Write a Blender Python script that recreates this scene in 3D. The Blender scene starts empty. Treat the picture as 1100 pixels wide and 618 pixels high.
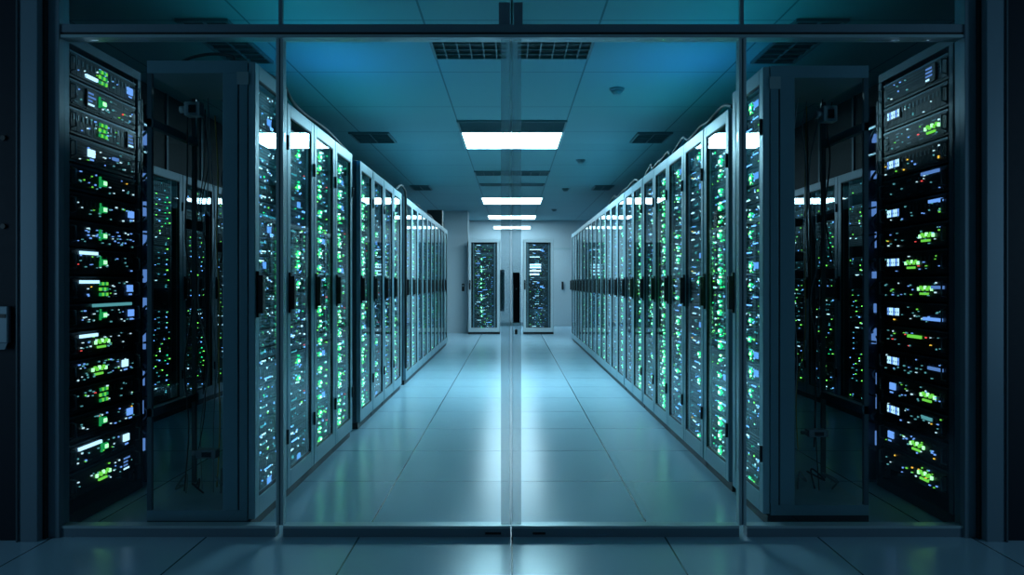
import bpy, math, random
from mathutils import Vector
SC = bpy.context.scene
COL = SC.collection
PI = math.pi

# ------------------------------------------------------------------ materials
def new_mat(name):
    m = bpy.data.materials.new(name); m.use_nodes = True
    nt = m.node_tree
    for n in list(nt.nodes): nt.nodes.remove(n)
    out = nt.nodes.new('ShaderNodeOutputMaterial')
    return m, nt, out

def metal(name, col, rough=.4, met=0.0, spec=.5, noise=.06, scale=40):
    m, nt, out = new_mat(name)
    b = nt.nodes.new('ShaderNodeBsdfPrincipled')
    tc = nt.nodes.new('ShaderNodeTexCoord'); nz = nt.nodes.new('ShaderNodeTexNoise')
    nz.inputs['Scale'].default_value = scale; nz.inputs['Detail'].default_value = 2
    nt.links.new(tc.outputs['Object'], nz.inputs['Vector'])
    mr = nt.nodes.new('ShaderNodeMapRange')
    mr.inputs['To Min'].default_value = rough - noise; mr.inputs['To Max'].default_value = rough + noise
    nt.links.new(nz.outputs['Fac'], mr.inputs['Value']); nt.links.new(mr.outputs['Result'], b.inputs['Roughness'])
    b.inputs['Base Color'].default_value = (*col, 1); b.inputs['Metallic'].default_value = met
    b.inputs['Specular IOR Level'].default_value = spec
    nt.links.new(b.outputs['BSDF'], out.inputs['Surface'])
    return m

def emit(name, col, strength, sampled=False):
    m, nt, out = new_mat(name)
    e = nt.nodes.new('ShaderNodeEmission')
    e.inputs['Color'].default_value = (*col, 1); e.inputs['Strength'].default_value = strength
    nt.links.new(e.outputs['Emission'], out.inputs['Surface'])
    m.cycles.emission_sampling = 'AUTO' if sampled else 'NONE'
    return m

def glass(name, tint, f0=.045, frost=None, haze=None, fmax=.9):
    """clear sheet: see-through with a mirror reflection that grows towards grazing view"""
    m, nt, out = new_mat(name)
    tr = nt.nodes.new('ShaderNodeBsdfTransparent'); tr.inputs['Color'].default_value = (*tint, 1)
    gl = nt.nodes.new('ShaderNodeBsdfGlossy'); gl.inputs['Roughness'].default_value = .01
    gl.inputs['Color'].default_value = (.95, .98, 1, 1)
    lw = nt.nodes.new('ShaderNodeLayerWeight'); lw.inputs['Blend'].default_value = .5
    p = nt.nodes.new('ShaderNodeMath'); p.operation = 'POWER'; p.inputs[1].default_value = 5
    nt.links.new(lw.outputs['Facing'], p.inputs[0])
    mr = nt.nodes.new('ShaderNodeMapRange'); mr.inputs['To Min'].default_value = f0; mr.inputs['To Max'].default_value = fmax
    nt.links.new(p.outputs[0], mr.inputs['Value'])
    mix = nt.nodes.new('ShaderNodeMixShader')
    nt.links.new(mr.outputs['Result'], mix.inputs['Fac'])
    src = tr.outputs['BSDF']
    if haze:
        d = nt.nodes.new('ShaderNodeBsdfDiffuse'); d.inputs['Color'].default_value = (*frost, 1)
        t2 = nt.nodes.new('ShaderNodeBsdfTranslucent'); t2.inputs['Color'].default_value = (*frost, 1)
        a = nt.nodes.new('ShaderNodeMixShader'); a.inputs['Fac'].default_value = .6
        nt.links.new(d.outputs[0], a.inputs[1]); nt.links.new(t2.outputs[0], a.inputs[2])
        m2 = nt.nodes.new('ShaderNodeMixShader'); m2.inputs['Fac'].default_value = haze
        nt.links.new(src, m2.inputs[1]); nt.links.new(a.outputs[0], m2.inputs[2]); src = m2.outputs[0]
    nt.links.new(src, mix.inputs[1]); nt.links.new(gl.outputs['BSDF'], mix.inputs[2])
    nt.links.new(mix.outputs['Shader'], out.inputs['Surface'])
    return m

def tiled(name, base, line, px, ox, py, oy, lw, rough, spec, var=.04, bump=.0):
    """flat tiles with thin joints, object coordinates; px/py pitch, ox/oy a joint position"""
    m, nt, out = new_mat(name)
    b = nt.nodes.new('ShaderNodeBsdfPrincipled')
    tc = nt.nodes.new('ShaderNodeTexCoord'); sp = nt.nodes.new('ShaderNodeSeparateXYZ')
    nt.links.new(tc.outputs['Object'], sp.inputs[0])
    def M(op, a, c=None):
        n = nt.nodes.new('ShaderNodeMath'); n.operation = op
        for i, v in enumerate((a, c)):
            if v is None: continue
            if isinstance(v, (int, float)): n.inputs[i].default_value = v
            else: nt.links.new(v, n.inputs[i])
        return n.outputs[0]
    def joint(axis, pitch, off):
        s = M('DIVIDE', M('SUBTRACT', axis, off), pitch)
        f = M('ABSOLUTE', M('SUBTRACT', s, M('ROUND', s)))
        return M('LESS_THAN', f, lw / pitch / 2), M('FLOOR', s)
    jx, cx = joint(sp.outputs[0], px, ox); jy, cy = joint(sp.outputs[1], py, oy)
    j = M('MAXIMUM', jx, jy)
    cmb = nt.nodes.new('ShaderNodeCombineXYZ'); nt.links.new(cx, cmb.inputs[0]); nt.links.new(cy, cmb.inputs[1])
    wn = nt.nodes.new('ShaderNodeTexWhiteNoise'); nt.links.new(cmb.outputs[0], wn.inputs['Vector'])
    nz = nt.nodes.new('ShaderNodeTexNoise'); nz.inputs['Scale'].default_value = 3.0; nz.inputs['Detail'].default_value = 5
    nt.links.new(tc.outputs['Object'], nz.inputs['Vector'])
    v = M('ADD', M('MULTIPLY', wn.outputs['Value'], var), M('MULTIPLY', nz.outputs['Fac'], var))
    hsv = nt.nodes.new('ShaderNodeHueSaturation'); hsv.inputs['Color'].default_value = (*base, 1)
    nt.links.new(M('ADD', v, 1 - var), hsv.inputs['Value'])
    mx = nt.nodes.new('ShaderNodeMix'); mx.data_type = 'RGBA'
    nt.links.new(j, mx.inputs[0]); nt.links.new(hsv.outputs[0], mx.inputs[6]); mx.inputs[7].default_value = (*line, 1)
    nt.links.new(mx.outputs[2], b.inputs['Base Color'])
    nz2 = nt.nodes.new('ShaderNodeTexNoise'); nz2.inputs['Scale'].default_value = 9
    nt.links.new(tc.outputs['Object'], nz2.inputs['Vector'])
    nt.links.new(M('ADD', M('MULTIPLY', nz2.outputs['Fac'], .08), rough - .04), b.inputs['Roughness'])
    b.inputs['Specular IOR Level'].default_value = spec
    nt.links.new(b.outputs[0], out.inputs['Surface'])
    return m

LS = True
M = {
 'frame': metal('cabinet steel, blue grey', (.30, .45, .52), .38, .2),
 'frame_dark': metal('cabinet steel, charcoal', (.07, .105, .13), .42, .2),
 'end_panel': metal('cabinet end panel', (.20, .32, .38), .4, .2),
 'black': metal('black plastic', (.008, .009, .011), .45),
 'blackm': metal('black metal', (.012, .014, .018), .4, .3),
 'server': metal('server chassis', (.030, .044, .054), .42, .4),
 'server_l': metal('server bezel', (.11, .16, .19), .4, .5),
 'bay': metal('drive bay', (.013, .018, .022), .5, .2),
 'rail': metal('zinc rail', (.22, .27, .30), .35, .7),
 'white_frame': metal('pale cabinet steel', (.52, .60, .63), .4, .2),
 'alu': metal('brushed aluminium', (.42, .54, .57), .35, .2),
 'jamb': metal('dark anodised frame', (.08, .11, .13), .38, .2),
 'jamb_l': metal('grey anodised frame', (.18, .25, .30), .38, .2),
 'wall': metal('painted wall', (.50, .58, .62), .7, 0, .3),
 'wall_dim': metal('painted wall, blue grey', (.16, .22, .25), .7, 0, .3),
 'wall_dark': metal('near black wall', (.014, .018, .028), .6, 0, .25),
 'shade_panel': metal('added black shade panel', (.010, .016, .02), .6, 0, .2),
 'cable': metal('black cable sheath', (.015, .018, .02), .5),
 'cable_g': metal('grey cable sheath', (.16, .20, .22), .5),
 'cable_y': metal('ochre cable sheath', (.35, .26, .07), .5),
 'box_w': metal('pale plastic box', (.38, .44, .46), .5),
 'vent': metal('vent grille steel', (.10, .17, .20), .5, .3),
 'vent_in': metal('vent cavity', (.008, .014, .018), .8),
 'detector': metal('detector plastic', (.16, .26, .30), .5),
 'edge': metal('polished glass edge', (.55, .72, .76), .25),
 'gasket': metal('rubber gasket', (.012, .016, .02), .6),
 'glass': glass('clear partition glass', (.93, .985, .99), .03),
 'door_glass': glass('cabinet door glass', (.90, .97, .98), .035, fmax=.6),
 'strip': glass('frosted edge strip', (.88, .95, .97), .03, (.45, .62, .70), .34),
 'L_white': emit('indicator, cold white', (.62, .90, 1.0), .9),
 'L_pale': emit('indicator, dim teal', (.16, .55, .60), .5),
 'L_green': emit('indicator, green core', (.36, 1.0, .40), 1.6),
 'L_dim_and_halo': emit('indicator, green lens', (.02, .55, .14), .45),  # imitates the glow around bright cores, also plain dim green dots
 'L_green2': emit('indicator, grass green', (.25, 1.0, .10), .6),
 'L_blue': emit('indicator, blue', (.18, .40, 1.0), .85),
 'L_bar': emit('light bar, blue white', (.45, .74, 1.0), 1.4),
 'L_scr': emit('display, blue', (.14, .30, .75), .6),
 'L_amber': emit('indicator, amber', (1.0, .55, .06), 1.0),
 'L_red': emit('indicator, red', (1.0, .08, .08), 1.0),
 'K_white': emit('cabinet indicator, cold white', (.55, .84, 1.0), 2.3, LS),
 'K_pale': emit('cabinet indicator, dim teal', (.10, .52, .60), 1.0, LS),
 'K_green': emit('cabinet indicator, green core', (.34, 1.0, .46), 7.0, LS),
 'K_dim_and_halo': emit('cabinet indicator, green lens', (.01, .60, .18), 2.8, LS),  # painted bloom around the cabinet lamps, also small dim green indicators
 'K_green2': emit('cabinet indicator, grass green', (.22, 1.0, .10), 2.4, LS),
 'K_blue': emit('cabinet indicator, blue', (.16, .40, 1.0), 2.6, LS),
 'K_bar': emit('cabinet light bar, blue white', (.50, .78, 1.0), 2.6, LS),
 'K_scr': emit('cabinet display, blue', (.14, .36, .90), 1.3, LS),
 'K_amber': emit('cabinet indicator, amber', (1.0, .55, .06), 2.0, LS),
 'K_red': emit('cabinet indicator, red', (1.0, .08, .08), 2.0, LS),
 'lamp': emit('ceiling diffuser', (.48, .84, 1.0), 36.0, True),
 'lamp_far': emit('ceiling diffuser, farther panels', (.60, .85, 1.0), 16.0, True),
 'lamp_s': emit('ceiling diffuser far', (.70, .93, 1.0), 5.0, True),
}
M['floor'] = tiled('floor tiles', (.40, .58, .69), (.05, .09, .10), 1.37, -.70, .87, 4.83, .009, .22, .36)
M['floor_out'] = tiled('corridor floor tiles', (.40, .58, .69), (.05, .09, .10), .72, 0, 40, -19, .008, .22, .36)
M['ceiling'] = tiled('ceiling tiles', (.20, .37, .42), (.09, .18, .21), 1.15, .575, 1.28, 6.47, .014, .75, .25)  # teal of the light is put into the tile colour

# ------------------------------------------------------------------ mesh building
class MB:
    def __init__(s): s.v = []; s.f = []; s.mi = []; s.mats = []; s.sm = []
    def slot(s, m):
        if m not in s.mats: s.mats.append(m)
        return s.mats.index(m)
    def quad(s, pts, m):
        n = len(s.v); s.v += pts; s.f.append(tuple(range(n, n + len(pts)))); s.mi.append(s.slot(m)); s.sm.append(False)
    def box(s, x0, x1, y0, y1, z0, z1, m):
        n = len(s.v); k = s.slot(m)
        s.v += [(x0,y0,z0),(x1,y0,z0),(x1,y1,z0),(x0,y1,z0),(x0,y0,z1),(x1,y0,z1),(x1,y1,z1),(x0,y1,z1)]
        for f in ((0,3,2,1),(4,5,6,7),(0,1,5,4),(1,2,6,5),(2,3,7,6),(3,0,4,7)):
            s.f.append(tuple(n + i for i in f)); s.mi.append(k); s.sm.append(False)
        return s
    def cyl(s, c, r, h, axis, m, seg=14, r2=None):
        n = len(s.v); k = s.slot(m); r2 = r if r2 is None else r2
        def P(a, b, t):
            if axis == 'z': return (c[0]+a, c[1]+b, c[2]+t)
            if axis == 'y': return (c[0]+a, c[1]+t, c[2]+b)
            return (c[0]+t, c[1]+a, c[2]+b)
        for i in range(seg):
            q = 2*PI*i/seg; s.v.append(P(r*math.cos(q), r*math.sin(q), 0)); s.v.append(P(r2*math.cos(q), r2*math.sin(q), h))
        for i in range(seg):
            j = (i+1) % seg; s.f.append((n+2*i, n+2*j, n+2*j+1, n+2*i+1)); s.mi.append(k); s.sm.append(True)
        s.f.append(tuple(n+2*i for i in range(seg))[::-1]); s.f.append(tuple(n+2*i+1 for i in range(seg)))
        s.mi += [k, k]; s.sm += [False, False]
        return s
    def tube(s, pts, r, m, seg=7):
        k = s.slot(m); n = len(s.v); P = [Vector(p) for p in pts]; up = Vector((.13, .31, .94))
        for i, p in enumerate(P):
            t = (P[min(i+1, len(P)-1)] - P[max(i-1, 0)]).normalized()
            a = t.cross(up)
            if a.length < 1e-3: a = t.cross(Vector((1, 0, 0)))
            a.normalize(); b = t.cross(a)
            for q in range(seg):
                w = 2*PI*q/seg; s.v.append(tuple(p + a*(r*math.cos(w)) + b*(r*math.sin(w))))
        for i in range(len(P)-1):
            for q in range(seg):
                q2 = (q+1) % seg
                s.f.append((n+i*seg+q, n+i*seg+q2, n+(i+1)*seg+q2, n+(i+1)*seg+q)); s.mi.append(k); s.sm.append(True)
        s.f.append(tuple(n+q for q in range(seg))[::-1]); s.f.append(tuple(n+(len(P)-1)*seg+q for q in range(seg)))
        s.mi += [k, k]; s.sm += [False, False]
        return s
    def mesh(s, name):
        me = bpy.data.meshes.new(name); me.from_pydata(s.v, [], s.f)
        for m in s.mats: me.materials.append(M[m])
        for p, i, sm in zip(me.polygons, s.mi, s.sm): p.material_index = i; p.use_smooth = sm
        me.update(); return me
    def build(s, name, parent=None, bevel=0):
        return link(s.mesh(name), name, parent, bevel)

def link(me, name, parent=None, bevel=0):
    o = bpy.data.objects.new(name, me); COL.objects.link(o)
    if parent is not None: o.parent = parent
    if bevel:
        b = o.modifiers.new('bevel', 'BEVEL'); b.width = bevel; b.segments = 2; b.limit_method = 'ANGLE'
    return o
def tag(o, label, cat, group=None, kind=None):
    o['label'] = label; o['category'] = cat
    if group: o['group'] = group
    if kind: o['kind'] = kind
    return o
def thing(name, label, cat, loc=(0,0,0), rz=0, group=None, kind=None):
    o = bpy.data.objects.new(name, None); COL.objects.link(o)
    o.location = loc; o.rotation_euler = (0, 0, rz)
    return tag(o, label, cat, group, kind)
def copy_tree(o, parent=None):
    c = o.copy(); COL.objects.link(c)
    if parent is not None: c.parent = parent
    for ch in KIDS.get(o.name, []): copy_tree(ch, c)
    return c
KIDS = {}
def smooth_path(pts, n=8):
    P = [Vector(p) for p in pts]; out = []
    Q = [P[0]] + P + [P[-1]]
    for i in range(1, len(Q)-2):
        a, b, c, d = Q[i-1], Q[i], Q[i+1], Q[i+2]
        for k in range(n):
            t = k/n
            out.append(.5*((2*b) + (c-a)*t + (2*a-5*b+4*c-d)*t*t + (3*b-a-3*c+d)*t**3))
    out.append(P[-1]); return [tuple(p) for p in out]
ORD = ['zeroth','first','second','third','fourth','fifth','sixth','seventh','eighth','ninth','tenth','eleventh','twelfth','thirteenth',
       'fourteenth','fifteenth','sixteenth','seventeenth','eighteenth','nineteenth','twentieth']

# ------------------------------------------------------------------ setting
CEIL = 2.9; PY = 3.8; BACK = 22.0; SIDE = 4.3
def struct(name, mb, label, cat, bevel=0):
    o = mb.build(name, None, bevel); return tag(o, label, cat, kind='structure')
f = MB(); f.box(-SIDE, SIDE, 3.77, BACK, -.12, 0, 'floor'); f.box(-SIDE, SIDE, -2.2, 3.77, -.12, 0, 'floor_out')
struct('floor', f, 'glossy blue grey tiled floor running down the aisle', 'floor')
struct('ceiling', MB().box(-SIDE, SIDE, -2.2, BACK, CEIL, CEIL+.12, 'ceiling'), 'teal-lit tiled ceiling over the cabinet rows', 'ceiling')
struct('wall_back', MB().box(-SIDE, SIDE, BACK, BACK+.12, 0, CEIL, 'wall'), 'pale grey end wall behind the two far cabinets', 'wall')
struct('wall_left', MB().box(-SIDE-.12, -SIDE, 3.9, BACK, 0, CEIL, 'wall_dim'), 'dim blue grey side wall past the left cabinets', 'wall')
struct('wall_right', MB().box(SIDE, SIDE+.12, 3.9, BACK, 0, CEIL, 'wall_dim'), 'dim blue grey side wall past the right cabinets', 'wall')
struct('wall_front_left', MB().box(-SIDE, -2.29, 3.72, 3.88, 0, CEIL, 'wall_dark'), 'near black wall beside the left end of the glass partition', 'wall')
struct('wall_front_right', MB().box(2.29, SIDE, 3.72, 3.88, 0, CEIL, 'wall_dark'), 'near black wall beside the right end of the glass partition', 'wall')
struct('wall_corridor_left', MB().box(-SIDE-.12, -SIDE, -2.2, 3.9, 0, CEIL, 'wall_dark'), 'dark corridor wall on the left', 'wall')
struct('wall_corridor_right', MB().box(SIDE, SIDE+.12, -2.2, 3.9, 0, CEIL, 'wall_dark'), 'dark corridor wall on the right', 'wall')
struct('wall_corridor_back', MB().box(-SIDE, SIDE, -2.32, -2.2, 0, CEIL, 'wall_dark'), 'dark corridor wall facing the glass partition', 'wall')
struct('baseboard_back', MB().box(-SIDE, SIDE, BACK-.02, BACK-.001, 0.001, .1, 'rail'), 'grey skirting strip along the end wall', 'baseboard')

# glass partition ------------------------------------------------
for sx, side, n in ((-1, 'left', 1), (1, 'right', 2)):
    j = MB()
    def bx(a, b, y0, y1, z0, z1, m, mb=j):
        mb.box(min(a*sx, b*sx), max(a*sx, b*sx), y0, y1, z0, z1, m)
    bx(2.195, 2.28, 3.70, 3.90, 0, CEIL, 'jamb_l'); bx(2.28, 2.289, 3.69, 3.91, 0, CEIL, 'jamb')
    bx(2.178, 2.195, 3.74, 3.86, 0, CEIL, 'gasket'); bx(2.125, 2.178, 3.755, 3.845, 0, CEIL, 'jamb_l')
    struct('trim_%d' % n, j, 'dark metal jamb at the %s end of the glass partition' % side, 'frame', .003)
hd = MB()
hd.box(-2.124, 2.124, 3.765, 3.835, 2.378, 2.415, 'jamb_l'); hd.box(-2.124, 2.124, 3.768, 3.832, 2.366, 2.378, 'gasket')
hd.box(-2.124, 2.124, 3.762, 3.838, 2.352, 2.366, 'alu')
struct('trim_3', hd, 'slim metal header bar running across the glass partition', 'rail')
for i, x in enumerate((-1.096, 1.088)):
    p = MB(); p.box(x-.017, x-.004, 3.775, 3.825, .054, 2.351, 'alu'); p.box(x-.004, x+.004, 3.78, 3.82, .054, 2.351, 'jamb_l')
    p.box(x+.004, x+.017, 3.775, 3.825, .054, 2.351, 'alu')
    p.box(x-.008, x+.008, 3.785, 3.815, 2.416, CEIL, 'jamb_l')
    struct('trim_%d' % (4+i), p, 'slim mullion between the %s glass door and the fixed side pane' % ('left', 'right')[i], 'mullion')
p = MB(); p.box(-.006, .004, 3.79, 3.81, 2.416, CEIL, 'jamb')
struct('trim_6', p, 'thin dark joint above the meeting line of the glass doors', 'mullion')
def window(n, x0, x1, z0, z1, label, rail=True):
    w = thing('window_%d' % n, label, 'window', ((x0+x1)/2, 3.8, z0), 0, None, 'structure')
    h = (x1-x0)/2
    MB().box(-h, h, -.006, .006, .05 if rail else 0, z1-z0, 'glass').build('pane', w)
    if rail:
        MB().box(-h, h, -.03, .03, 0, .04, 'jamb_l').box(-h, h, -.032, .032, .04, .052, 'alu').build('bottom_rail', w)
    return w
window(1, -2.124, -1.114, .001, 2.35, 'fixed glass pane left of the sliding doors')
window(2, 1.106, 2.124, .001, 2.35, 'fixed glass pane right of the sliding doors')
for n, a, b, t in ((3, -2.124, -1.105, 'outer left'), (4, -1.087, -.007, 'inner left'), (5, .005, 1.079, 'inner right'), (6, 1.097, 2.124, 'outer right')):
    window(n, a, b, 2.416, CEIL-.001, 'clear %s transom pane above the header bar' % t, False)
for n, x0, x1, side in ((1, -1.078, -.0065, 'left'), (2, -.0025, 1.070, 'right')):
    d = thing('door_%d' % n, 'tall clear glass door leaf on the %s with a dark bottom rail' % side, 'door', ((x0+x1)/2, 3.8, .001), 0, None, 'structure')
    h = (x1-x0)/2; s = 1 if n == 1 else -1          # meeting side
    sx0, sx1 = (h-.046, h-.003) if s > 0 else (-h+.003, -h+.046)
    MB().box(-h if s > 0 else sx1, sx0 if s > 0 else h, -.006, .006, .052, 2.35, 'glass').build('glass_pane', d)
    MB().box(sx0, sx1, -.006, .006, .052, 2.35, 'strip').build('frosted_strip', d)
    e = (h-.003, h) if s > 0 else (-h, -h+.003)
    MB().box(e[0], e[1], -.007, .007, .052, 2.35, 'edge').build('glass_edge', d)
    r = MB(); r.box(-h, h, -.03, .03, 0, .04, 'jamb_l'); r.box(-h, h, -.032, .032, .04, .052, 'alu')
    r.box(h-.12 if s > 0 else -h+.10, h-.045 if s > 0 else -h+.16, -.034, -.03, .012, .022, 'black')
    r.build('bottom_rail', d)
    hx = -h+.022 if s < 0 else h-.04
    g = MB()
    if n == 2:
        g.box(hx-.015, hx+.017, -.055, -.035, 1.01, 1.245, 'black')
        for z in (1.03, 1.225): g.cyl((hx, -.036, z), .007, .03, 'y', 'blackm')
        g.box(hx-.002, hx+.003, -.0565, -.055, 1.165, 1.172, 'alu')
    else:
        g.box(hx-.010, hx+.010, .035, .055, 1.06, 1.26, 'black')
        for z in (1.08, 1.24): g.cyl((hx, .006, z), .007, .03, 'y', 'blackm')
    g.build('handle', d, .003)
    if n == 2:
        MB().box(hx-.006, hx+.006, -.022, -.006, .953, .977, 'black').build('lock', d, .002)
for n, (a, b) in enumerate(((-.0625, -.009), (.0065, .0505))):
    o = MB().box(a, b, 3.778, 3.822, 2.417, 2.523, 'jamb_l').build('glass_clamp', None, .002)
    tag(o, 'dark square glass clamp above the %s door leaf, at the centre joint' % ('left', 'right')[n], 'clamp', 'clamps at the centre joint')

# card reader on the left wall
cr = thing('wall_mounted_card_reader', 'grey wall-mounted card reader on the dark wall at the far left', 'card reader', (-2.37, 3.72, .99))
b = MB(); b.box(-.06, .044, -.03, -.0005, -.07, .1, 'jamb_l'); b.quad([(-.06, -.03, -.07), (.044, -.03, -.07), (.03, -.028, -.1), (-.06, -.028, -.1)], 'jamb_l')
b.box(-.06, .03, -.028, -.0005, -.1, -.07, 'jamb_l'); b.build('housing', cr, .004)
MB().box(-.05, .036, -.033, -.03, .046, .064, 'black').build('card_slot', cr)
for z, t in ((1.87, 'upper'), (1.46, 'lower')):
    o = MB().cyl((-2.36, 3.708, z), .012, .0115, 'y', 'black').build('wall_screw')
    tag(o, '%s round black screw head on the dark wall above the card reader' % t, 'screw', 'screw heads on the left wall')

# ceiling fittings ------------------------------------------------
def light_panel(x, y0, y1, w, m, label):
    t = thing('ceiling_light', label, 'ceiling light', (x, (y0+y1)/2, CEIL), 0, 'ceiling lights over the aisle')
    h = w/2; d = (y1-y0)/2; fr = MB()
    fr.box(-h-.03, h+.03, -d-.03, -d, -.02, -.001, 'white_frame'); fr.box(-h-.03, h+.03, d, d+.03, -.02, -.001, 'white_frame')
    fr.box(-h-.03, -h, -d, d, -.02, -.001, 'white_frame'); fr.box(h, h+.03, -d, d, -.02, -.001, 'white_frame')
    fr.build('frame', t); MB().box(-h, h, -d, d, -.014, -.002, m).build('diffuser', t)
light_panel(0, 9.0, 10.06, 1.12, 'lamp', 'large glowing white square panel light, nearest over the aisle')
light_panel(0, 15.95, 17.2, 1.2, 'lamp_far', 'second glowing white panel light along the aisle')
light_panel(0, 20.2, 21.3, 1.2, 'lamp_far', 'furthest glowing white panel light near the end wall')
wl = thing('wall_light', 'thin white strip light high on the end wall', 'wall light', (0, BACK, 2.70))
MB().box(-.52, .52, -.06, -.001, -.05, .05, 'white_frame').build('housing', wl)
MB().box(-.5, .5, -.07, -.06, -.035, .035, 'lamp_s').build('diffuser', wl)

def grille(x, y, w, d, nx, ny, label, grp):
    t = thing('ceiling_vent', label, 'vent', (x, y, CEIL), 0, grp)
    a, b = w/2, d/2; fr = MB()
    for q in ((-a, a, -b, -b+.02), (-a, a, b-.02, b), (-a, -a+.02, -b+.02, b-.02), (a-.02, a, -b+.02, b-.02)): fr.box(q[0], q[1], q[2], q[3], -.022, -.001, 'vent')
    fr.build('frame', t)
    MB().box(-a+.02, a-.02, -b+.02, b-.02, -.004, -.001, 'vent_in').build('duct', t)
    g = MB()
    for i in range(1, nx): xx = -a + w*i/nx; g.box(xx-.004, xx+.004, -b+.02, b-.02, -.020, -.005, 'vent')
    for i in range(1, ny): yy = -b + d*i/ny; g.box(-a+.02, a-.02, yy-.004, yy+.004, -.019, -.0055, 'vent')
    g.build('grille', t)
V = 'ceiling vents'
grille(-.30, 5.72, .56, .62, 6, 5, 'dark egg-crate vent left of centre, nearest above the glass doors', V)
grille(.30, 5.72, .56, .62, 6, 5, 'dark egg-crate vent right of centre, nearest above the glass doors', V)
grille(0, 8.65, 1.16, .54, 2, 9, 'dark slatted vent right in front of the nearest panel light', V)
grille(0, 12.4, 1.16, .42, 8, 4, 'dark slatted vent between the first and second panel lights', V)
grille(0, 13.85, 1.12, .24, 2, 3, 'narrow dark vent just before the second panel light', V)
grille(-2.0, 5.65, .34, 1.0, 2, 8, 'long dark vent above the open back of the left front cabinet', V)
grille(2.0, 5.65, .34, 1.0, 2, 8, 'long dark vent above the open back of the right front cabinet', V)
grille(-1.62, 9.35, .46, .62, 2, 6, 'dark vent above the left row, nearer of two', V)
grille(1.62, 9.35, .40, .62, 2, 6, 'dark vent above the right row, nearer of two', V)
grille(-1.62, 14.3, .34, .6, 2, 5, 'small dark vent above the left row, farther of two', V)
grille(1.62, 14.3, .34, .6, 2, 5, 'small dark vent above the right row, farther of two', V)
def detector(x, y, r, label):
    t = thing('smoke_detector', label, 'smoke detector', (x, y, CEIL), 0, 'smoke detectors right of the lights')
    MB().cyl((0, 0, -.018), r, .0175, 'z', 'detector', 20).build('base', t)
    MB().cyl((0, 0, -.055), r*.45, .037, 'z', 'detector', 20, r*.85).build('sensor_head', t)
for x, y, l in ((.92, 7.02, 'round smoke detector on the ceiling, nearest the glass'), (.95, 11.1, 'round smoke detector beside the nearest panel light, second along'),
                (.97, 14.5, 'small round smoke detector, third along the ceiling'), (.98, 18.6, 'tiny smoke detector, furthest along the ceiling')):
    detector(x, y, .065, l)

# ------------------------------------------------------------------ rack servers (behind the cabinet glass)
SW = .452
def face_lights(rng, h, theme):
    """indicator lights standing off a server face; face plane y=0, x in +-SW/2, z 0..h"""
    g = MB(); w = SW/2; g.box(-w, w, .0004, .002, .004, h-.004, 'server')
    def led(x, z, a, b, m, d=.009): g.box(x-a/2, x+a/2, -d, 0, z-b/2, z+b/2, m)
    rows = 2 if h > .06 else 1
    for r in range(rows):
        z = h*(r+.5)/rows
        n = rng.randint(*theme.get('n', (4, 8)))
        for i in range(n):
            x = rng.uniform(-w+.02, w-.02)
            m = rng.choices(['K_pale', 'K_white', 'K_blue', 'K_green2', 'K_dim_and_halo'], theme['mix'])[0]
            led(x, z + rng.uniform(-.012, .012), rng.choice((.006, .009, .014)), rng.choice((.005, .006, .009)), m)
        if rng.random() < theme['bar']:
            x = rng.uniform(-w+.08, w-.08); led(x, z, rng.uniform(.05, .12), .006, rng.choice(['K_white', 'K_pale', 'K_blue']))
    if rng.random() < theme['big']:
        x = theme['gx'] + rng.uniform(-.012, .012); z = h*rng.choice((.3, .4, .5, .6)); q = rng.choice((.6, .75, .9, 1.05))
        g.box(x-.017*q, x+.017*q, -.012, 0, z-.016*q, z+.016*q, 'K_dim_and_halo')  # dim green box imitates the glow halo of the core
        led(x, z, .020*q, .016*q, 'K_green', .017)
        if rng.random() < .5: led(x+.012, z+.03*rng.choice((-1, 1)), .012, .010, rng.choice(['K_dim_and_halo', 'K_green']), .013)
        led(x+.04, z+.004, .009, .008, 'K_dim_and_halo'); led(x-.035, z-.006, .007, .007, 'K_green2')
        if rng.random() < .5: led(x, z-.024, .012, .007, 'K_green', .009)
    if rng.random() < theme['scr']:
        x = rng.uniform(-.02, .14); led(x, h*.5, rng.uniform(.05, .08), h*.38, rng.choice(['K_scr', 'K_bar', 'K_scr']), .007)
    if rng.random() < .03: led(w-.04, h*.5, .006, .006, 'K_red')
    if rng.random() < .08: led(-w+.05, h*.4, .007, .006, 'K_amber')
    return g
def face_body(rng, h, kind):
    g = MB(); w = SW/2
    g.box(-w, w, .0, .17, .001, h-.001, 'server')
    g.box(-w-.016, -w, .0, .004, .001, h-.001, 'server_l'); g.box(w, w+.016, .0, .004, .001, h-.001, 'server_l')
    if kind == 0:                                     # drive bays
        n = 12
        for i in range(n):
            x = -w + .012 + (2*w-.024)*i/n
            g.box(x, x+(2*w-.024)/n-.005, -.004, 0, .008, h-.008, 'bay')
            g.box(x+.004, x+.012, -.0055, -.004, h*.62, h*.8, 'server_l')
    elif kind == 1:                                   # port strips
        for r in range(2 if h > .06 else 1):
            z = h*(r+.5)/(2 if h > .06 else 1)
            for i in range(16):
                x = -w+.02 + (2*w-.09)*i/16
                g.box(x, x+.016, -.003, 0, z-.009, z+.004, 'bay')
            g.box(-w+.01, w-.01, -.002, 0, z+.012, z+.014, 'server_l')
    elif kind == 2:                                   # ventilated bezel
        for i in range(5):
            z = h*(i+.7)/5.6; g.box(-w+.02, w-.05, -.004, 0, z-.003, z+.003, 'server_l')
    else:                                             # wide horizontal drives
        for c in range(4):
            x = -w+.012 + (2*w-.024)*c/4
            for r in range(2):
                g.box(x, x+(2*w-.024)/4-.006, -.004, 0, h*(.08+.46*r), h*(.48+.46*r), 'bay')
                g.box(x+.01, x+.06, -.006, -.004, h*(.26+.46*r)-.003, h*(.26+.46*r)+.003, 'server_l')
    return g
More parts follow.
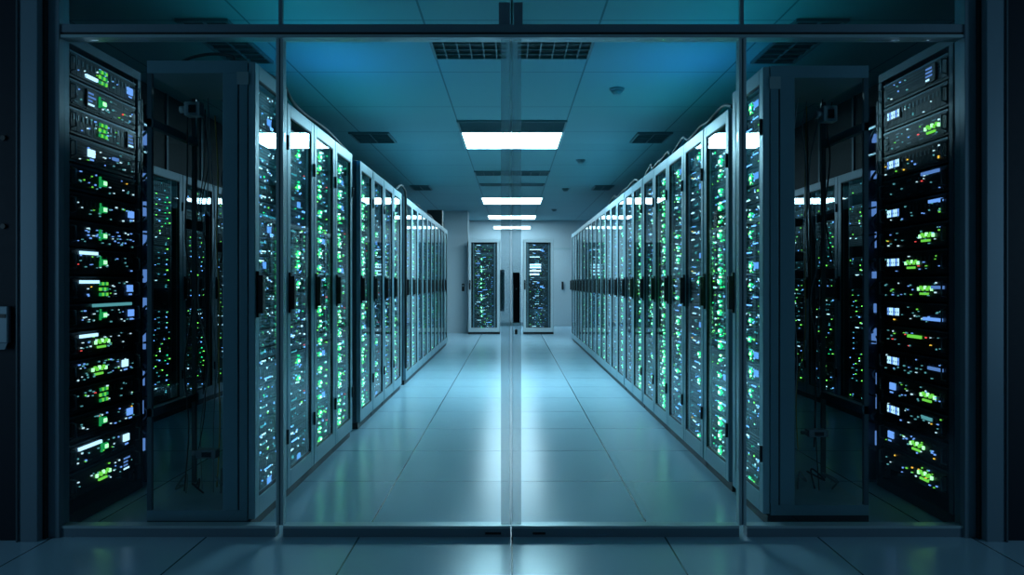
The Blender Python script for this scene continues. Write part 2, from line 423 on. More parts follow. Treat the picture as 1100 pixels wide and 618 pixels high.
THEMES = {
 'white': dict(mix=(5, 5, 3, .4, .3), bar=.5, big=.10, gx=-.10, scr=.32, txt='cold white and blue lights'),
 'blue':  dict(n=(3, 6), mix=(6, 3, 4, .3, .2), bar=.25, big=.08, gx=.05, scr=.12, txt='sparse blue white lights'),
 'green': dict(mix=(5, 2, .6, 2, 3), bar=.15, big=.95, gx=-.02, scr=.04, txt='a bright green column of lights'),
 'mixed': dict(mix=(5, 3, 2, 1.5, 1.5), bar=.3, big=.45, gx=-.06, scr=.15, txt='scattered green and white lights'),
 'dim':   dict(n=(2, 5), mix=(5, 1.2, 1.8, 2.4, .6), bar=.2, big=.0, gx=0, scr=.04, txt='small dim coloured lights'),
}
RNG = random.Random(7)
UH = .094
LIB = {}
for th in THEMES:
    LIB[th] = []
    for k in range(10):
        rg = random.Random(hash_ := (sum(map(ord, th))*31 + k)); body = face_body(rg, UH-.004, k % 4); li = face_lights(rg, UH-.004, THEMES[th])
        bm_, lm_ = body.mesh('server'), li.mesh('light_pattern')
        both = MB(); both.mats = list(body.mats); both.v = body.v + li.v
        both.f = body.f + [tuple(i+len(body.v) for i in q) for q in li.f]
        both.mi = list(body.mi) + [both.slot(li.mats[i]) for i in li.mi]; both.sm = body.sm + li.sm
        LIB[th].append((bm_, lm_, both.mesh('server')))

# ------------------------------------------------------------------ cabinets
def frame_mesh(w, h, d, col='frame', open_end=0):
    g = MB(); a = w/2
    g.box(-a, a, .02, d, 0, .05, 'black')                                   # plinth
    g.box(-a, a, .038, d, .05, .10, 'frame_dark')
    g.box(-a, a, .036, d, h-.05, h, 'frame_dark')                           # roof
    g.box(-a, -a+.02, .036, d, .10, h-.05, 'frame_dark'); g.box(a-.02, a, .036, d, .10, h-.05, 'frame_dark')
    g.box(-a+.02, a-.02, d-.012, d, .10, h-.05, 'blackm')
    return g.mesh('cabinet_frame')
def rails_mesh(w, h, y):
    g = MB()
    for s in (-1, 1):
        x = s*(SW/2+.026); g.box(min(x-.009, x+.009), max(x-.009, x+.009), y+.004, y+.03, .1, h-.05, 'rail')
    return g.mesh('mounting_rail')
def door_mesh(w, h, col):
    g = MB(); a = w/2-.005; st = .062
    g.box(-a, -a+st, 0, .034, .055, h-.004, col); g.box(a-st, a, 0, .034, .055, h-.004, col)
    g.box(-a+st, a-st, 0, .034, h-.075, h-.004, col); g.box(-a+st, a-st, 0, .034, .055, .15, col)
    return g.mesh('door')
def pane_mesh(w, h):
    a = w/2-.005-.062; g = MB(); g.box(-a-.0, a, .008, .012, .15, h-.075, 'door_glass')
    return g.mesh('glass_pane')
def gasket_mesh(w, h):
    a = w/2-.005-.062; g = MB(); t = .007
    g.box(-a, -a+t, .003, .02, .15, h-.075, 'gasket'); g.box(a-t, a, .003, .02, .15, h-.075, 'gasket')
    g.box(-a+t, a-t, .003, .02, h-.075-t, h-.075, 'gasket'); g.box(-a+t, a-t, .003, .02, .15, .15+t, 'gasket')
    return g.mesh('gasket')
def handle_mesh(w):
    x = -w/2+.036; g = MB()
    g.box(x-.02, x+.02, -.034, -.012, 1.05, 1.235, 'black'); g.box(x-.016, x+.016, -.012, -.0005, 1.03, 1.255, 'blackm')
    g.box(x-.005, x+.005, -.036, -.034, 1.20, 1.215, 'alu')
    return g.mesh('handle')
def hinge_mesh(w, z):
    x = w/2-.018; g = MB(); g.cyl((x, -.006, z-.04), .008, .08, 'z', 'blackm', 10); return g.mesh('hinge')
CACHE = {}
def cached(key, fn):
    if key not in CACHE: CACHE[key] = fn()
    return CACHE[key]
def cabinet(name, label, cat, loc, rz, group, w, h, d, theme, near, col='frame', handle=True, seed=0, no_servers=False):
    t = thing(name, label, cat, loc, rz, group); rg = random.Random(seed*77+5)
    link(cached(('f', w, h, d), lambda: frame_mesh(w, h, d)), 'cabinet_frame', t)
    link(cached(('r', w, h), lambda: rails_mesh(w, h, .042)), 'mounting_rail', t)
    dr = link(cached(('d', w, h, col), lambda: door_mesh(w, h, col)), 'door', t, .004)
    link(cached(('p', w, h), lambda: pane_mesh(w, h)), 'glass_pane', dr)
    link(cached(('g', w, h), lambda: gasket_mesh(w, h)), 'gasket', dr)
    if handle: link(cached(('h', w), lambda: handle_mesh(w)), 'handle', dr, .003)
    if near:
        for z in (.35, h-.3): link(cached(('hi', w, z), lambda: hinge_mesh(w, z)), 'hinge', dr)
    n = int((h-.2)/UH); order = [rg.randrange(10) for _ in range(n)]
    for i in range(n):
        if theme == 'dim' and rg.random() < .12: continue
        b_, l_, both = LIB[theme][order[i]]
        s = link(b_ if near else both, 'server', t); s.location = (0, .040, .115+i*UH)
        if near: link(l_, 'light_pattern', s)
    return t

ROWX = 1.24; CW = .6; CH = 2.2; CD = .33
EX = 'glass-doored server cabinet with '
def row(sx, side, ys, themes):
    for i, (y, th) in enumerate(zip(ys, themes)):
        n = i + 2
        lab = EX + THEMES[th]['txt'] + ', %s in the %s row' % (ORD[n] if n <= 20 else 'last', side)
        cabinet('server_cabinet', lab, 'server cabinet', (sx*ROWX, y, 0), PI/2 if sx < 0 else -PI/2, 'server cabinets in the %s row' % side,
                CW-.004, CH, CD, th, y < 8.5, seed=i + (100 if sx > 0 else 0))
left_y = [4.72, 5.32, 5.92] + [6.84 + .62*k for k in range(4)] + [9.66 + .6*k for k in range(10)]
right_y = [4.88, 5.49, 6.09, 6.69, 7.29] + [7.93 + .6*k for k in range(2)] + [9.17 + .6*k for k in range(13)]
lt = ['blue', 'green', 'green', 'green', 'blue', 'mixed', 'green', 'mixed', 'green', 'white', 'green', 'mixed', 'blue', 'green', 'mixed', 'white', 'green']
rt = ['green', 'blue', 'mixed', 'green', 'blue', 'green', 'white', 'mixed', 'blue', 'white', 'green', 'mixed', 'blue', 'green', 'white', 'mixed', 'blue', 'green', 'white', 'mixed']
row(-1, 'left', left_y, lt)
row(1, 'right', right_y, rt)

# the front cabinet of each row: glass door to the aisle, open cable space behind
def front_cabinet(sx, side, y0, theme):
    w = .56; yc = y0 + w/2
    t = thing('server_cabinet', 'front cabinet of the %s row with loose cables in its open back' % side,
              'server cabinet', (sx*ROWX, yc, 0), PI/2 if sx < 0 else -PI/2, 'server cabinets in the %s row' % side)
    a = w/2; h = 2.27; dp = .52; e = 1 if sx > 0 else -1        # e: local x of the end towards the partition
    g = MB(); g.box(-a, a, .02, dp, 0, .05, 'black'); g.box(-a, a, .038, dp, .05, .10, 'end_panel'); g.box(-a, a, .036, dp, h-.06, h, 'end_panel')
    for x in (-a, a-.022): g.box(x, x+.022, dp-.022, dp, .10, h-.06, 'frame_dark')
    g.box(-a, -a+.02, .036, .20, .10, h-.06, 'frame_dark') if e > 0 else g.box(a-.02, a, .036, .20, .10, h-.06, 'frame_dark')
    g.build('cabinet_frame', t)
    g = MB(); x0, x1 = (a-.022, a) if e > 0 else (-a, -a+.022)
    g.box(x0, x1, .036, .075, .10, h-.06, 'end_panel'); g.box(x0+.004, x1-.004, .075, .083, .10, h-.06, 'gasket'); g.box(x0, x1, .083, .155, .10, h-.06, 'end_panel')
    g.build('end_panel', t, .002)
    xx = a if e > 0 else -a-.004
    MB().box(xx, xx+.004, .03, .085, h-.115, h-.055, 'box_w').build('name_plate', t)
    link(rails_mesh(w, h, .042), 'mounting_rail', t)
    dr = link(door_mesh(w, h, 'frame'), 'door', t, .004)
    link(pane_mesh(w, h), 'glass_pane', dr); link(gasket_mesh(w, h), 'gasket', dr); link(handle_mesh(w), 'handle', dr, .003)
    for z in (.35, h-.3): link(hinge_mesh(w, z), 'hinge', dr)
    rg = random.Random(31+sx)
    for i in range(22):
        b_, l_, both = LIB[theme][rg.randrange(10)]
        s = link(b_, 'server', t); s.location = (0, .040, .115+i*UH); s.scale = (.985, .45, 1); link(l_, 'light_pattern', s)
    # cross bars and fittings in the open back
    g = MB(); g.box(-a, a, dp-.03, dp, 1.95, 1.99, 'frame_dark'); g.box(-a, a, dp-.03, dp, .55, .59, 'frame_dark'); g.build('cross_bar', t)
front_cabinet(-1, 'left', 3.86, 'white')
front_cabinet(1, 'right', 3.95, 'mixed')

# boxes and cables in the open backs
def jbox(x, y, z, a, b, label, m='box_w'):
    t = thing('junction_box', label, 'junction box', (x, y, z), 0, 'junction boxes in the open backs')
    MB().box(-a, a, -.03, .03, -b, b, m).build('housing', t, .004)
    MB().box(-a*.4, a*.5, -.034, -.03, -b*.6, b*.5, 'black').build('socket', t)
    MB().cyl((-a-.03, 0, 0), b*.5, .03, 'x', m).build('cable_gland', t)
jbox(-1.60, 4.03, 2.07, .04, .035, 'small pale junction box high in the open back of the left front cabinet')
jbox(-1.53, 4.03, .34, .05, .022, 'flat grey junction box low in the open back of the left front cabinet', 'cable_g')
jbox(1.62, 4.10, 2.06, .035, .04, 'small pale junction box high in the open back of the right front cabinet')
jbox(1.56, 4.10, .43, .05, .018, 'flat grey junction box low in the open back of the right front cabinet', 'cable_g')
rc = random.Random(12)
def cable(pts, r, m, label, grp):
    o = MB().tube(smooth_path(pts), r, m).build('cable'); return tag(o, label, 'cable', grp)
for sx, side, yb in ((-1, 'left', 4.0), (1, 'right', 4.08)):
    grp = 'cables hanging in the open back of the %s front cabinet' % side
    for k in range(9):
        x = 1.45 + .22*k/8 + rc.uniform(-.01, .01); y = yb + .05 + .24*((k*5) % 12)/11
        m = 'cable_y' if k == 4 else ('cable_g' if k % 3 == 0 else 'cable')
        z0 = rc.choice((2.15, 2.08, 2.0)); z1 = rc.choice((.12, .12, .3, .6, 1.3))
        pts = [(sx*(x+rc.uniform(-.03, .03)), y, z0)]
        for q in range(1, 6):
            z = z0 + (z1-z0)*q/6; pts.append((sx*(x+rc.uniform(-.028, .028)), y+rc.uniform(-.006, .006), z))
        pts.append((sx*(x+rc.uniform(-.03, .03)), y, z1))
        if m == 'cable_y': lab = 'ochre cable hanging in the open back of the %s front cabinet' % side
        elif m == 'cable_g': lab = 'grey cable hanging in the open back of the %s front cabinet' % side
        else: lab = 'black cable hanging in the open back of the %s front cabinet' % side
        cable(pts, rc.uniform(.0025, .0045), m, lab, grp + ', ' + {'cable_y': 'ochre', 'cable_g': 'grey', 'cable': 'black'}[m])
    for k in range(4):
        pts = [(sx*(1.42+.09*k), yb+.15, .108)]
        for q in range(4): pts.append((sx*(1.44+.09*k+rc.uniform(-.035, .035)), yb+rc.uniform(.05, .3), .13+rc.uniform(0, .08)))
        cable(pts, .005, 'cable_g' if k % 2 else 'cable', 'slack %s cable coiled at the foot of the %s front cabinet' % ('grey' if k % 2 else 'black', side), 'slack cables at the foot of the %s front cabinet, %s' % (side, 'grey' if k % 2 else 'black'))
# cables on top of the rows
cable([(-1.66, 3.96, 2.279), (-1.64, 3.95, 2.282), (-1.58, 3.95, 2.31), (-1.48, 3.96, 2.33), (-1.38, 3.95, 2.315), (-1.37, 3.96, 2.282)], .008, 'cable',
      'black cable looping over the top of the left front cabinet', 'cables on the row tops')
cable([(-1.34, 4.05, 2.286), (-1.30, 4.2, 2.30), (-1.27, 4.43, 2.295), (-1.265, 4.6, 2.24), (-1.265, 4.9, 2.225), (-1.26, 5.4, 2.235), (-1.27, 5.9, 2.222), (-1.27, 6.15, 2.21)], .011, 'cable',
      'thick black cable lying along the front edge of the left row top', 'cables on the row tops')
cable([(-1.27, 8.75, 2.215), (-1.26, 9.0, 2.29), (-1.25, 9.2, 2.29), (-1.235, 9.30, 2.2), (-1.235, 9.31, 1.8), (-1.235, 9.31, 1.0), (-1.235, 9.31, .2)], .014, 'cable',
      'black cable arching off the left row top and running down between cabinets', 'cables on the row tops')
cable([(-1.28, 10.2, 2.21), (-1.27, 10.8, 2.24), (-1.28, 11.5, 2.215), (-1.27, 12.4, 2.235), (-1.29, 13.2, 2.21)], .014, 'cable',
      'black cable lying on the far part of the left row top', 'cables on the row tops')
for k, (a, b, t) in enumerate(((4.6, 6.3, 'nearest part'), (6.4, 7.6, 'middle part'), (8.0, 10.5, 'far part'))):
    pts = []; n = 7
    for q in range(n): pts.append((1.27+.02*(q % 2), a+(b-a)*q/(n-1), 2.212 + (.05 if q % 2 else .0) + .012*(q % 3)))
    cable(pts, .013, 'cable', 'black cable snaking along the %s of the right row top' % t, 'cables on the row tops')
# dark equipment box at the end of the left row
eb = thing('equipment_box', 'black box standing on top of the far end of the left row', 'equipment box', (-1.43, 14.9, 2.2))
MB().box(-.14, .14, -.1, .14, .001, .34, 'black').build('housing', eb, .004); MB().box(-.12, .12, -.104, -.1, .03, .31, 'blackm').build('cover_plate', eb)

# ------------------------------------------------------------------ outer rows standing in for rack reflections, seen through the open backs
for sx, side in ((-1, 'left'), (1, 'right')):
    ws = [6.62 + .80*k for k in range(6)]
    if sx > 0: ws = [6.70 + .80*k for k in range(6)]
    for i, y in enumerate(ws):
        lab = 'dark wide cabinet with dim coloured lights, imitating a reflection, in the outer %s row, %s from the glass' % (side, ORD[i+1])
        cabinet('server_cabinet', lab, 'server cabinet', (sx*3.05, y+.4, 0), PI/2 if sx < 0 else -PI/2, 'dark cabinets in the outer %s row' % side,
                .796, 2.2, .45, 'dim', i < 4, col='jamb_l', seed=200+i+(50 if sx > 0 else 0))
    c = MB(); y0 = ws[0]-.3
    c.box(min(sx*3.12, sx*3.18), max(sx*3.12, sx*3.18), y0, 12, 2.205, CEIL-.001, 'shade_panel')  # black sheet added to darken the gap over the outer rows
    for k in range(7):
        y = y0 + .1 + k*.8; c.box(min(sx*3.105, sx*3.12), max(sx*3.105, sx*3.12), y-.02, y+.02, 2.205, CEIL-.001, 'frame_dark')
    struct('trim_%d' % (10 if sx < 0 else 11), c, 'added black shade panel closing the gap above the outer %s row' % side, 'panel')

# ------------------------------------------------------------------ open racks by the side panes
OW = .80; OH = 2.42
def open_rack(sx, side, y0):
    yc = y0 + OW/2
    t = thing('open_rack', 'tall doorless rack full of servers by the %s pane' % side, 'rack', (sx*2.16, yc, 0), PI/2 if sx < 0 else -PI/2, 'open racks by the side panes')
    a = OW/2; g = MB()
    g.box(-a, a, 0, .6, 0, .06, 'black'); g.box(-a, a, 0, .6, OH-.05, OH, 'frame_dark')
    for x in (-a, a-.04):
        g.box(x, x+.04, 0, .04, .06, OH-.05, 'frame_dark'); g.box(x, x+.04, .56, .6, .06, OH-.05, 'frame_dark')
    g.box(-a, a, .59, .6, .06, OH-.05, 'blackm')
    g.build('rack_frame', t, .003)
    for x in (-a+.04, a-.056):
        r = MB(); r.box(x, x+.016, .02, .045, .06, OH-.05, 'rail')
        k = .1
        while k < OH-.1: r.box(x+.004, x+.012, .0185, .02, k, k+.012, 'black'); k += .045
        r.build('mounting_rail', t)
    for i in range(NS):
        MB().box(-a+.057, a-.057, .06, .55, ZB + i*SP - .008, ZB + i*SP - .0005, 'blackm').build('shelf_rail', t)
    # cable manager on the far side
    s = 1 if sx < 0 else -1
    m = thing('cable_manager', 'slim vertical cable manager with curled cables beside the %s open rack' % side, 'cable manager', (sx*2.16, y0+OW+.085, 0), PI/2 if sx < 0 else -PI/2,
              'cable managers beside the open racks')
    g = MB(); g.box(-.075, .075, .05, .12, 0, OH-.15, 'frame_dark'); g.box(-.075, -.06, 0, .05, 0, OH-.15, 'frame_dark'); g.box(.06, .075, 0, .05, 0, OH-.15, 'frame_dark')
    g.build('channel', m, .002)
    z = .2
    g = MB()
    while z < OH-.25:
        g.box(-.06, .06, -.006, .0, z, z+.012, 'rail'); z += .16
    g.build('ring_bars', m)
    for k in range(7):
        zz = .3 + k*.28; g = MB(); pts = []
        for q in range(14):
            w = q/13*2*PI*1.4 + k; pts.append((.03*math.cos(w), .025+.02*math.sin(w), zz + .2*q/13))
        g.tube(smooth_path(pts, 3), .008, 'cable_g' if k % 2 else 'rail'); g.build('cable_coil', m)
    g = MB(); rr = random.Random(4+sx)
    g.box(-.055, .055, .0445, .0495, .2, OH-.2, 'frame_dark')
    for k in range(10):
        zz = .22+.2*k+rr.uniform(-.03, .03); L = rr.uniform(.04, .10); x = rr.uniform(-.035, .035)
        g.box(x-.007, x+.007, .012, .046, zz, zz+L, 'L_scr')  # glowing boxes stand in for blue light falling on the cables
    g.build('blue_lit_patches', m)
NS = 16; ZB = .13; SP = .139
OSW = OW-.114
def open_server(sx, side, y0, i, spec):
    """spec: dict of what shows on the face"""
    rg = random.Random(500 + i*13 + (7 if sx > 0 else 0)); h = SP-.012; w = OSW/2
    lab = spec['txt'] + ', %s from top, %s open rack' % (ORD[NS-i] if NS-i <= 20 else '', side)
    for wd in (' a ', ' an ', ' bright ', ' black ', ' long '):
        if len(lab.split()) > 16: lab = (' '+lab).replace(wd, ' ').strip()
    t = thing('rack_server', lab, 'server', (sx*2.16, y0+OW/2, ZB+i*SP), PI/2 if sx < 0 else -PI/2, 'servers in the %s open rack' % side)
    g = MB(); g.box(-w, w, .02, .5, 0, h, 'server'); g.build('chassis', t, .002)
    g = MB(); pale = spec.get('pale')
    g.box(-w, w, .008, .0195, .0, h, 'server_l' if pale else 'server')
    g.box(-w, w, .004, .008, h-.008, h, 'server_l')
    k = spec['kind']
    if k == 0:
        n = 16
        for q in range(n):
            x = -w+.02+(2*w-.04)*q/n; g.box(x, x+(2*w-.04)/n-.008, .002, .008, .012, h-.016, 'bay'); g.box(x+.006, x+.016, -.001, .002, h*.55, h*.75, 'server_l')
    elif k == 1:
        for r in range(2):
            for q in range(22):
                x = -w+.03+(2*w-.1)*q/22; z = h*(.2+.38*r); g.box(x, x+.018, .003, .008, z, z+.02, 'bay')
    elif k == 2:
        for r in range(6):
            z = h*(.12+.13*r); g.box(-w+.05, w-.05, .003, .008, z, z+.006, 'server_l')
    else:
        for c in range(5):
            for r in range(3):
                x = -w+.02+(2*w-.04)*c/5; g.box(x, x+(2*w-.04)/5-.01, .002, .008, h*(.05+.29*r), h*(.31+.29*r), 'bay')
                g.box(x+.01, x+.05, -.001, .002, h*(.17+.29*r)-.003, h*(.17+.29*r)+.003, 'server_l')
    g.build('front_panel', t)
    for x in (-w+.008, w-.008):
        hb = MB(); hb.tube([(x, .004, h*.2), (x, -.022, h*.24), (x, -.022, h*.76), (x, .004, h*.8)], .005, 'rail'); hb.build('handle', t)
    # local +x is away from the partition on the left, towards it on the right
    fx = 1 if sx < 0 else -1
    def P(u): return fx*(u-.5)*2*w            # u: 0 near the partition, 1 at the far edge
    g = MB(); g.box(-w+.01, w-.01, .003, .0075, .012, h-.014, 'server')
    for _ in range(spec.get('specks', 22)):
        x = P(rg.uniform(.08, .95)); z = h*rg.uniform(.15, .8); m = rg.choices(['L_pale', 'L_white', 'L_blue', 'L_green2', 'L_amber', 'L_red'], spec.get('mix', (6, 3, 3, 1, .25, .12)))[0]
        a = rg.choice((.003, .0045, .007)); b = rg.choice((.004, .005, .007)); g.box(x-a, x+a, -.004, .002, z-b/2, z+b/2, m)
    g.build('activity_lights', t)
    if 'green' in spec:
        u, style = spec['green']; x = P(u); g = MB()
        if style == 'lamp':
            g.box(x-.022, x+.022, -.008, .004, h*.5-.016, h*.5+.016, 'L_dim_and_halo'); g.box(x-.014, x+.014, -.013, -.008, h*.5-.01, h*.5+.010, 'L_green')  # larger dim box is a painted halo around the green core
            g.box(x-.04, x-.03, -.006, .004, h*.3, h*.75, 'L_dim_and_halo')
        elif style == 'grid':
            for c in range(4):
                for r in range(3): g.box(x-.04+c*.022, x-.026+c*.022, -.006, .004, h*(.2+.22*r), h*(.33+.22*r), 'L_green2' if (c+r) % 2 else 'L_dim_and_halo')
        else:
            for c in range(7): g.box(x-.075+c*.022, x-.06+c*.022, -.006, .004, h*(.42+.06*(c % 2)), h*(.56+.06*(c % 2)), 'L_green2' if c % 3 else 'L_green')
            for c in range(4): g.box(x-.05+c*.022, x-.035+c*.022, -.006, .004, h*.25, h*.34, 'L_green2')
        g.build('status_light', t)
    if 'disp' in spec:
        u, style = spec['disp']; x = P(u); g = MB()
        if style == 'screen':
            g.box(x-.05, x+.05, -.006, .004, h*.15, h*.85, 'black')
            for r in range(4): g.box(x-.04, x-.04+rg.uniform(.03, .075), -.008, -.006, h*(.22+.15*r), h*(.29+.15*r), 'L_scr' if r else 'L_bar')
        elif style == 'digits':
            for c in range(6):
                if c == 4 and i % 2: continue
                cx = x-.07+c*.024
                g.box(cx, cx+.015, -.006, .004, h*.40, h*.72, 'L_bar' if (c+i) % 3 else 'L_blue'); g.box(cx+.005, cx+.010, -.007, -.006, h*.5, h*.58, 'black')
            g.box(x-.078, x+.078, -.004, .005, h*.34, h*.76, 'black')
        else:
            g.box(x-.03, x+.03, -.006, .004, h*.35, h*.65, 'L_bar' if style == 'bright' else 'L_blue')
            g.box(x-.024, x+.016, -.0065, -.006, h*.2, h*.27, 'L_blue')
        g.build('display', t)
    if 'bar' in spec:
        u0, u1, zz, m = spec['bar']; x0, x1 = sorted((P(u0), P(u1)))
        MB().box(x0, x1, -.008, .003, h*zz, h*zz+.016, m).build('light_bar', t)
LEFT = {  # from the top
 1: dict(kind=0, txt='black server with a green status lamp and a small blue window', green=(.45, 'grid'), disp=(.88, 'small'), bar=(.2, .36, .2, 'L_bar')),
 2: dict(kind=3, txt='black server with a small lit screen and a bright green lamp', disp=(.28, 'screen'), green=(.45, 'lamp')),
 3: dict(kind=0, txt='black drive-bay server with green light grid and blue screen', green=(.45, 'grid'), disp=(.9, 'screen')),
 4: dict(kind=2, pale=1, txt='paler grey server with blue white display', disp=(.28, 'bright'), bar=(.6, .68, .5, 'L_scr')),
 5: dict(kind=2, pale=1, txt='pale ribbed server with one green lamp', green=(.46, 'lamp')),
 6: dict(kind=0, txt='black drive-bay server with a green lamp', green=(.46, 'lamp'), disp=(.9, 'small')),
 7: dict(kind=1, txt='black switch with two port rows, blue specks and a green lamp', green=(.46, 'lamp'), mix=(4, 3, 7, .5, .1, .1), specks=44),
 8: dict(kind=0, txt='black drive-bay server with a glowing blue white bar and green lamp', bar=(.12, .36, .78, 'L_bar'), green=(.46, 'lamp')),
 9: dict(kind=3, txt='black server with a bright white light bar and green grid', bar=(.12, .38, .72, 'L_bar'), green=(.46, 'grid'), disp=(.88, 'small')),
 10: dict(kind=0, txt='black server with a long thin pale bar and green lamp', bar=(.3, .9, .85, 'L_pale'), green=(.46, 'lamp'), disp=(.9, 'small')),
 11: dict(kind=3, txt='black server with white light bar and green dashes', bar=(.12, .36, .75, 'L_bar'), green=(.44, 'dash')),
 12: dict(kind=1, txt='black switch with green dashes and a bright blue white window', green=(.4, 'dash'), disp=(.8, 'bright'), specks=40),
 13: dict(kind=0, txt='black drive-bay server with tall green ticks', green=(.46, 'grid'), mix=(5, 2, 1, 3, .3, .1)),
 14: dict(kind=2, txt='black ribbed server with green lamp and small blue window', green=(.46, 'lamp'), disp=(.88, 'small')),
 15: dict(kind=3, txt='black server with longest white light bar and green lamp', bar=(.1, .42, .7, 'L_bar'), green=(.48, 'lamp'), disp=(.82, 'bright')),
 16: dict(kind=1, txt='black bottom server with bright green dashes', green=(.46, 'dash'), disp=(.82, 'screen')),
}
RIGHT = {
 1: dict(kind=2, txt='black server with a small square blue screen', disp=(.22, 'screen'), specks=8),
 2: dict(kind=0, txt='black server with a blue white digit display', disp=(.80, 'digits'), specks=10),
 3: dict(kind=3, txt='black server with a row of green dashes at its near end', green=(.2, 'dash'), specks=12),
 4: dict(kind=0, txt='black server with a blue white digit display and yellow specks', disp=(.80, 'digits'), mix=(4, 2, 1, 4, 2, .1), specks=16),
 5: dict(kind=3, txt='black server with a pale grey strip above a red light', bar=(.1, .35, .8, 'L_scr'), mix=(4, 2, 1, 1, .5, 2), specks=10),
 6: dict(kind=0, txt='black server with bright digits and a blue bar at its near end', disp=(.80, 'digits'), bar=(.05, .24, .7, 'L_blue')),
 7: dict(kind=1, txt='black switch with green light rows', green=(.28, 'dash')),
 8: dict(kind=0, txt='black server with digit display and green lamps in the middle', disp=(.80, 'digits'), green=(.5, 'dash')),
 9: dict(kind=3, txt='black drive server with a green lamp and faint blue bars', green=(.3, 'dash'), bar=(.04, .2, .5, 'L_scr')),
 10: dict(kind=1, txt='black server with a digit display and stacked thin pale bars', disp=(.80, 'digits'), bar=(.06, .32, .3, 'L_blue')),
 11: dict(kind=2, txt='black ribbed server with a long green bar and a red speck', bar=(.36, .56, .6, 'L_green2'), mix=(4, 2, 1, 1, .5, 2)),
 12: dict(kind=0, txt='black server with a wide bright digit display and pale bar', disp=(.80, 'digits'), bar=(.05, .25, .5, 'L_scr')),
 13: dict(kind=1, txt='black switch with paired green light rows', green=(.26, 'dash'), disp=(.82, 'small')),
 14: dict(kind=0, txt='black server with a tall blue digit block', disp=(.80, 'digits'), bar=(.2, .34, .6, 'L_pale')),
 15: dict(kind=3, txt='black server with a slanting green light row and blue specks', green=(.42, 'dash'), disp=(.85, 'small'), mix=(4, 2, 6, 2, .5, .1)),
 16: dict(kind=1, txt='black bottom server with green dashes and amber specks', green=(.3, 'dash'), mix=(3, 2, 3, 5, 2, .1)),
}
LY, RY = 3.86, 3.92
open_rack(-1, 'left', LY); open_rack(1, 'right', RY)
for k in range(1, NS+1):
    open_server(-1, 'left', LY, NS-k, LEFT[k]); open_server(1, 'right', RY, NS-k, RIGHT[k])

# ------------------------------------------------------------------ far end of the aisle
cabinet('server_cabinet', 'pale framed cabinet at the end of the aisle, left of the door joint', 'server cabinet', (-.645, 18.5, 0), 0, 'cabinets across the end of the aisle',
        .73, 2.2, .7, 'mixed', False, col='white_frame', seed=301)
cabinet('server_cabinet', 'pale framed cabinet at the end of the aisle, right of the door joint', 'server cabinet', (.61, 18.5, 0), 0, 'cabinets across the end of the aisle',
        .70, 2.2, .7, 'white', False, col='white_frame', seed=302)
ec = [o for o in bpy.data.objects if o.get('label', '').startswith('pale framed cabinet at the end of the aisle, right')][0]
for z, x1 in ((1.37, .02), (1.45, .06), (1.53, .06), (1.59, .06), (1.78, .03), (1.95, .05)):
    MB().box(-.20, x1, .028, .045, z, z+(.035 if z < 1.7 else .016), 'K_bar').build('light_bar', ec)
struct('wall_pier', MB().box(-1.60, -1.05, 19.0, 19.6, 0, CEIL-.001, 'wall'), 'white square pier left of the far cabinets', 'pier', .004)
kp = thing('wall_mounted_keypad', 'small black keypad on the white pier', 'keypad', (-1.16, 19.0, 1.08))
MB().box(-.03, .03, -.02, -.0005, -.09, .09, 'black').build('housing', kp, .004); MB().box(-.018, .018, -.022, -.02, .02, .06, 'alu').build('button_field', kp)
ac = thing('cooling_unit', 'white cooling unit standing behind the end of the left row', 'cooling unit', (-2.0, 19.2, 0))
MB().box(-.38, .38, 0, .6, .001, 2.1, 'white_frame').build('housing', ac, .006)
g = MB()
for z in (.95, 1.0, 1.05, 1.1, 1.15): g.box(-.33, .33, -.012, 0, z, z+.025, 'frame_dark')
g.build('grille', ac); MB().box(-.36, .36, -.008, -.0005, 1.3, 1.9, 'alu').build('upper_panel', ac)
d3 = thing('door_3', 'pale closed door in the end wall right of the far cabinets', 'door', (1.36, BACK, .001), 0, None, 'structure')
MB().box(-.42, .42, -.04, -.001, 0, 2.1, 'wall').build('door_leaf', d3, .003)
g = MB(); g.box(-.47, -.42, -.05, -.001, 0, 2.15, 'alu'); g.box(.42, .47, -.05, -.001, 0, 2.15, 'alu'); g.box(-.42, .42, -.05, -.001, 2.1, 2.15, 'alu'); g.build('door_frame', d3)
MB().box(.0, .05, -.09, -.04, 1.0, 1.22, 'black').build('handle', d3, .004)

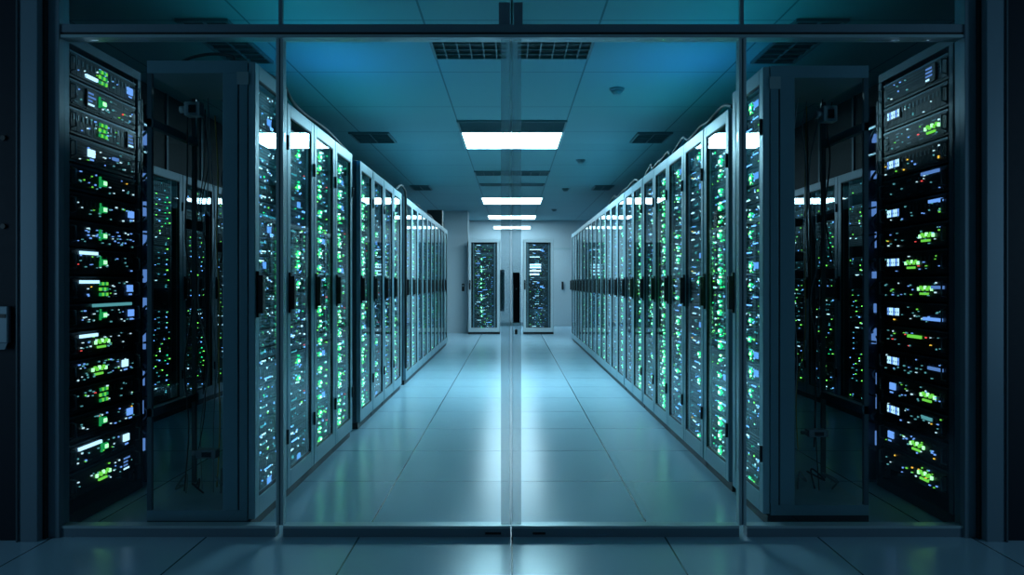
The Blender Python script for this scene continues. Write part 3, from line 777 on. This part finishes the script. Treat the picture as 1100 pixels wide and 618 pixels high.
# ------------------------------------------------------------------ added fill lights
def area(name, loc, size, sy, col, power, rot=(0, 0, 0)):
    l = bpy.data.lights.new(name, 'AREA'); l.shape = 'RECTANGLE'; l.size = size; l.size_y = sy; l.color = col; l.energy = power
    o = bpy.data.objects.new(name, l); COL.objects.link(o); o.location = loc; o.rotation_euler = rot
    return o
# unseen coloured fill lights added above the cabinet tops to tint the ceiling
for sx in (-1, 1):
    area('ceiling_fill', (sx*1.46, 6.2, 2.26), .2, 3.6, (.0, .62, .72), 5.5, (PI, -sx*.5, 0))
    area('ceiling_fill', (sx*1.46, 11.5, 2.26), .2, 5.0, (.05, .45, .62), 5.5, (PI, -sx*.5, 0))
    area('ceiling_fill', (sx*1.44, 6.15, 2.27), .15, .5, (.05, .22, 1.0), 2.2, (PI, -sx*.6, 0))
# unseen fill lights added in the corridor to brighten the partition frames
for sx in (-1, 1):
    area('corridor_fill', (sx*4.1, 1.9, 1.5), .4, 1.8, (.34, .70, 1.0), 9.5, (PI/2, 0, sx*1.0))

# world, camera, view
w = bpy.data.worlds.new('world'); SC.world = w; w.use_nodes = True
w.node_tree.nodes['Background'].inputs['Color'].default_value = (.01, .02, .025, 1); w.node_tree.nodes['Background'].inputs['Strength'].default_value = .2
cam = bpy.data.cameras.new('camera'); co = bpy.data.objects.new('camera', cam); COL.objects.link(co); SC.camera = co
co.location = (0, 0, 1.2); co.rotation_euler = (PI/2, 0, 0)
cam.sensor_width = 36; cam.lens = 860/1100*36; cam.shift_y = -5.5/1100; cam.clip_start = .05; cam.clip_end = 100
vs = SC.view_settings; vs.view_transform = 'Standard'; vs.look = 'None'; vs.gamma = 1; vs.use_curve_mapping = False; vs.exposure = 0.3
SC.cycles.transparent_max_bounces = 40; SC.cycles.max_bounces = 10; SC.cycles.glossy_bounces = 5; SC.cycles.diffuse_bounces = 4
SC.cycles.sample_clamp_indirect = 3.0; SC.cycles.use_denoising = True; SC.cycles.caustics_reflective = False; SC.cycles.caustics_refractive = False
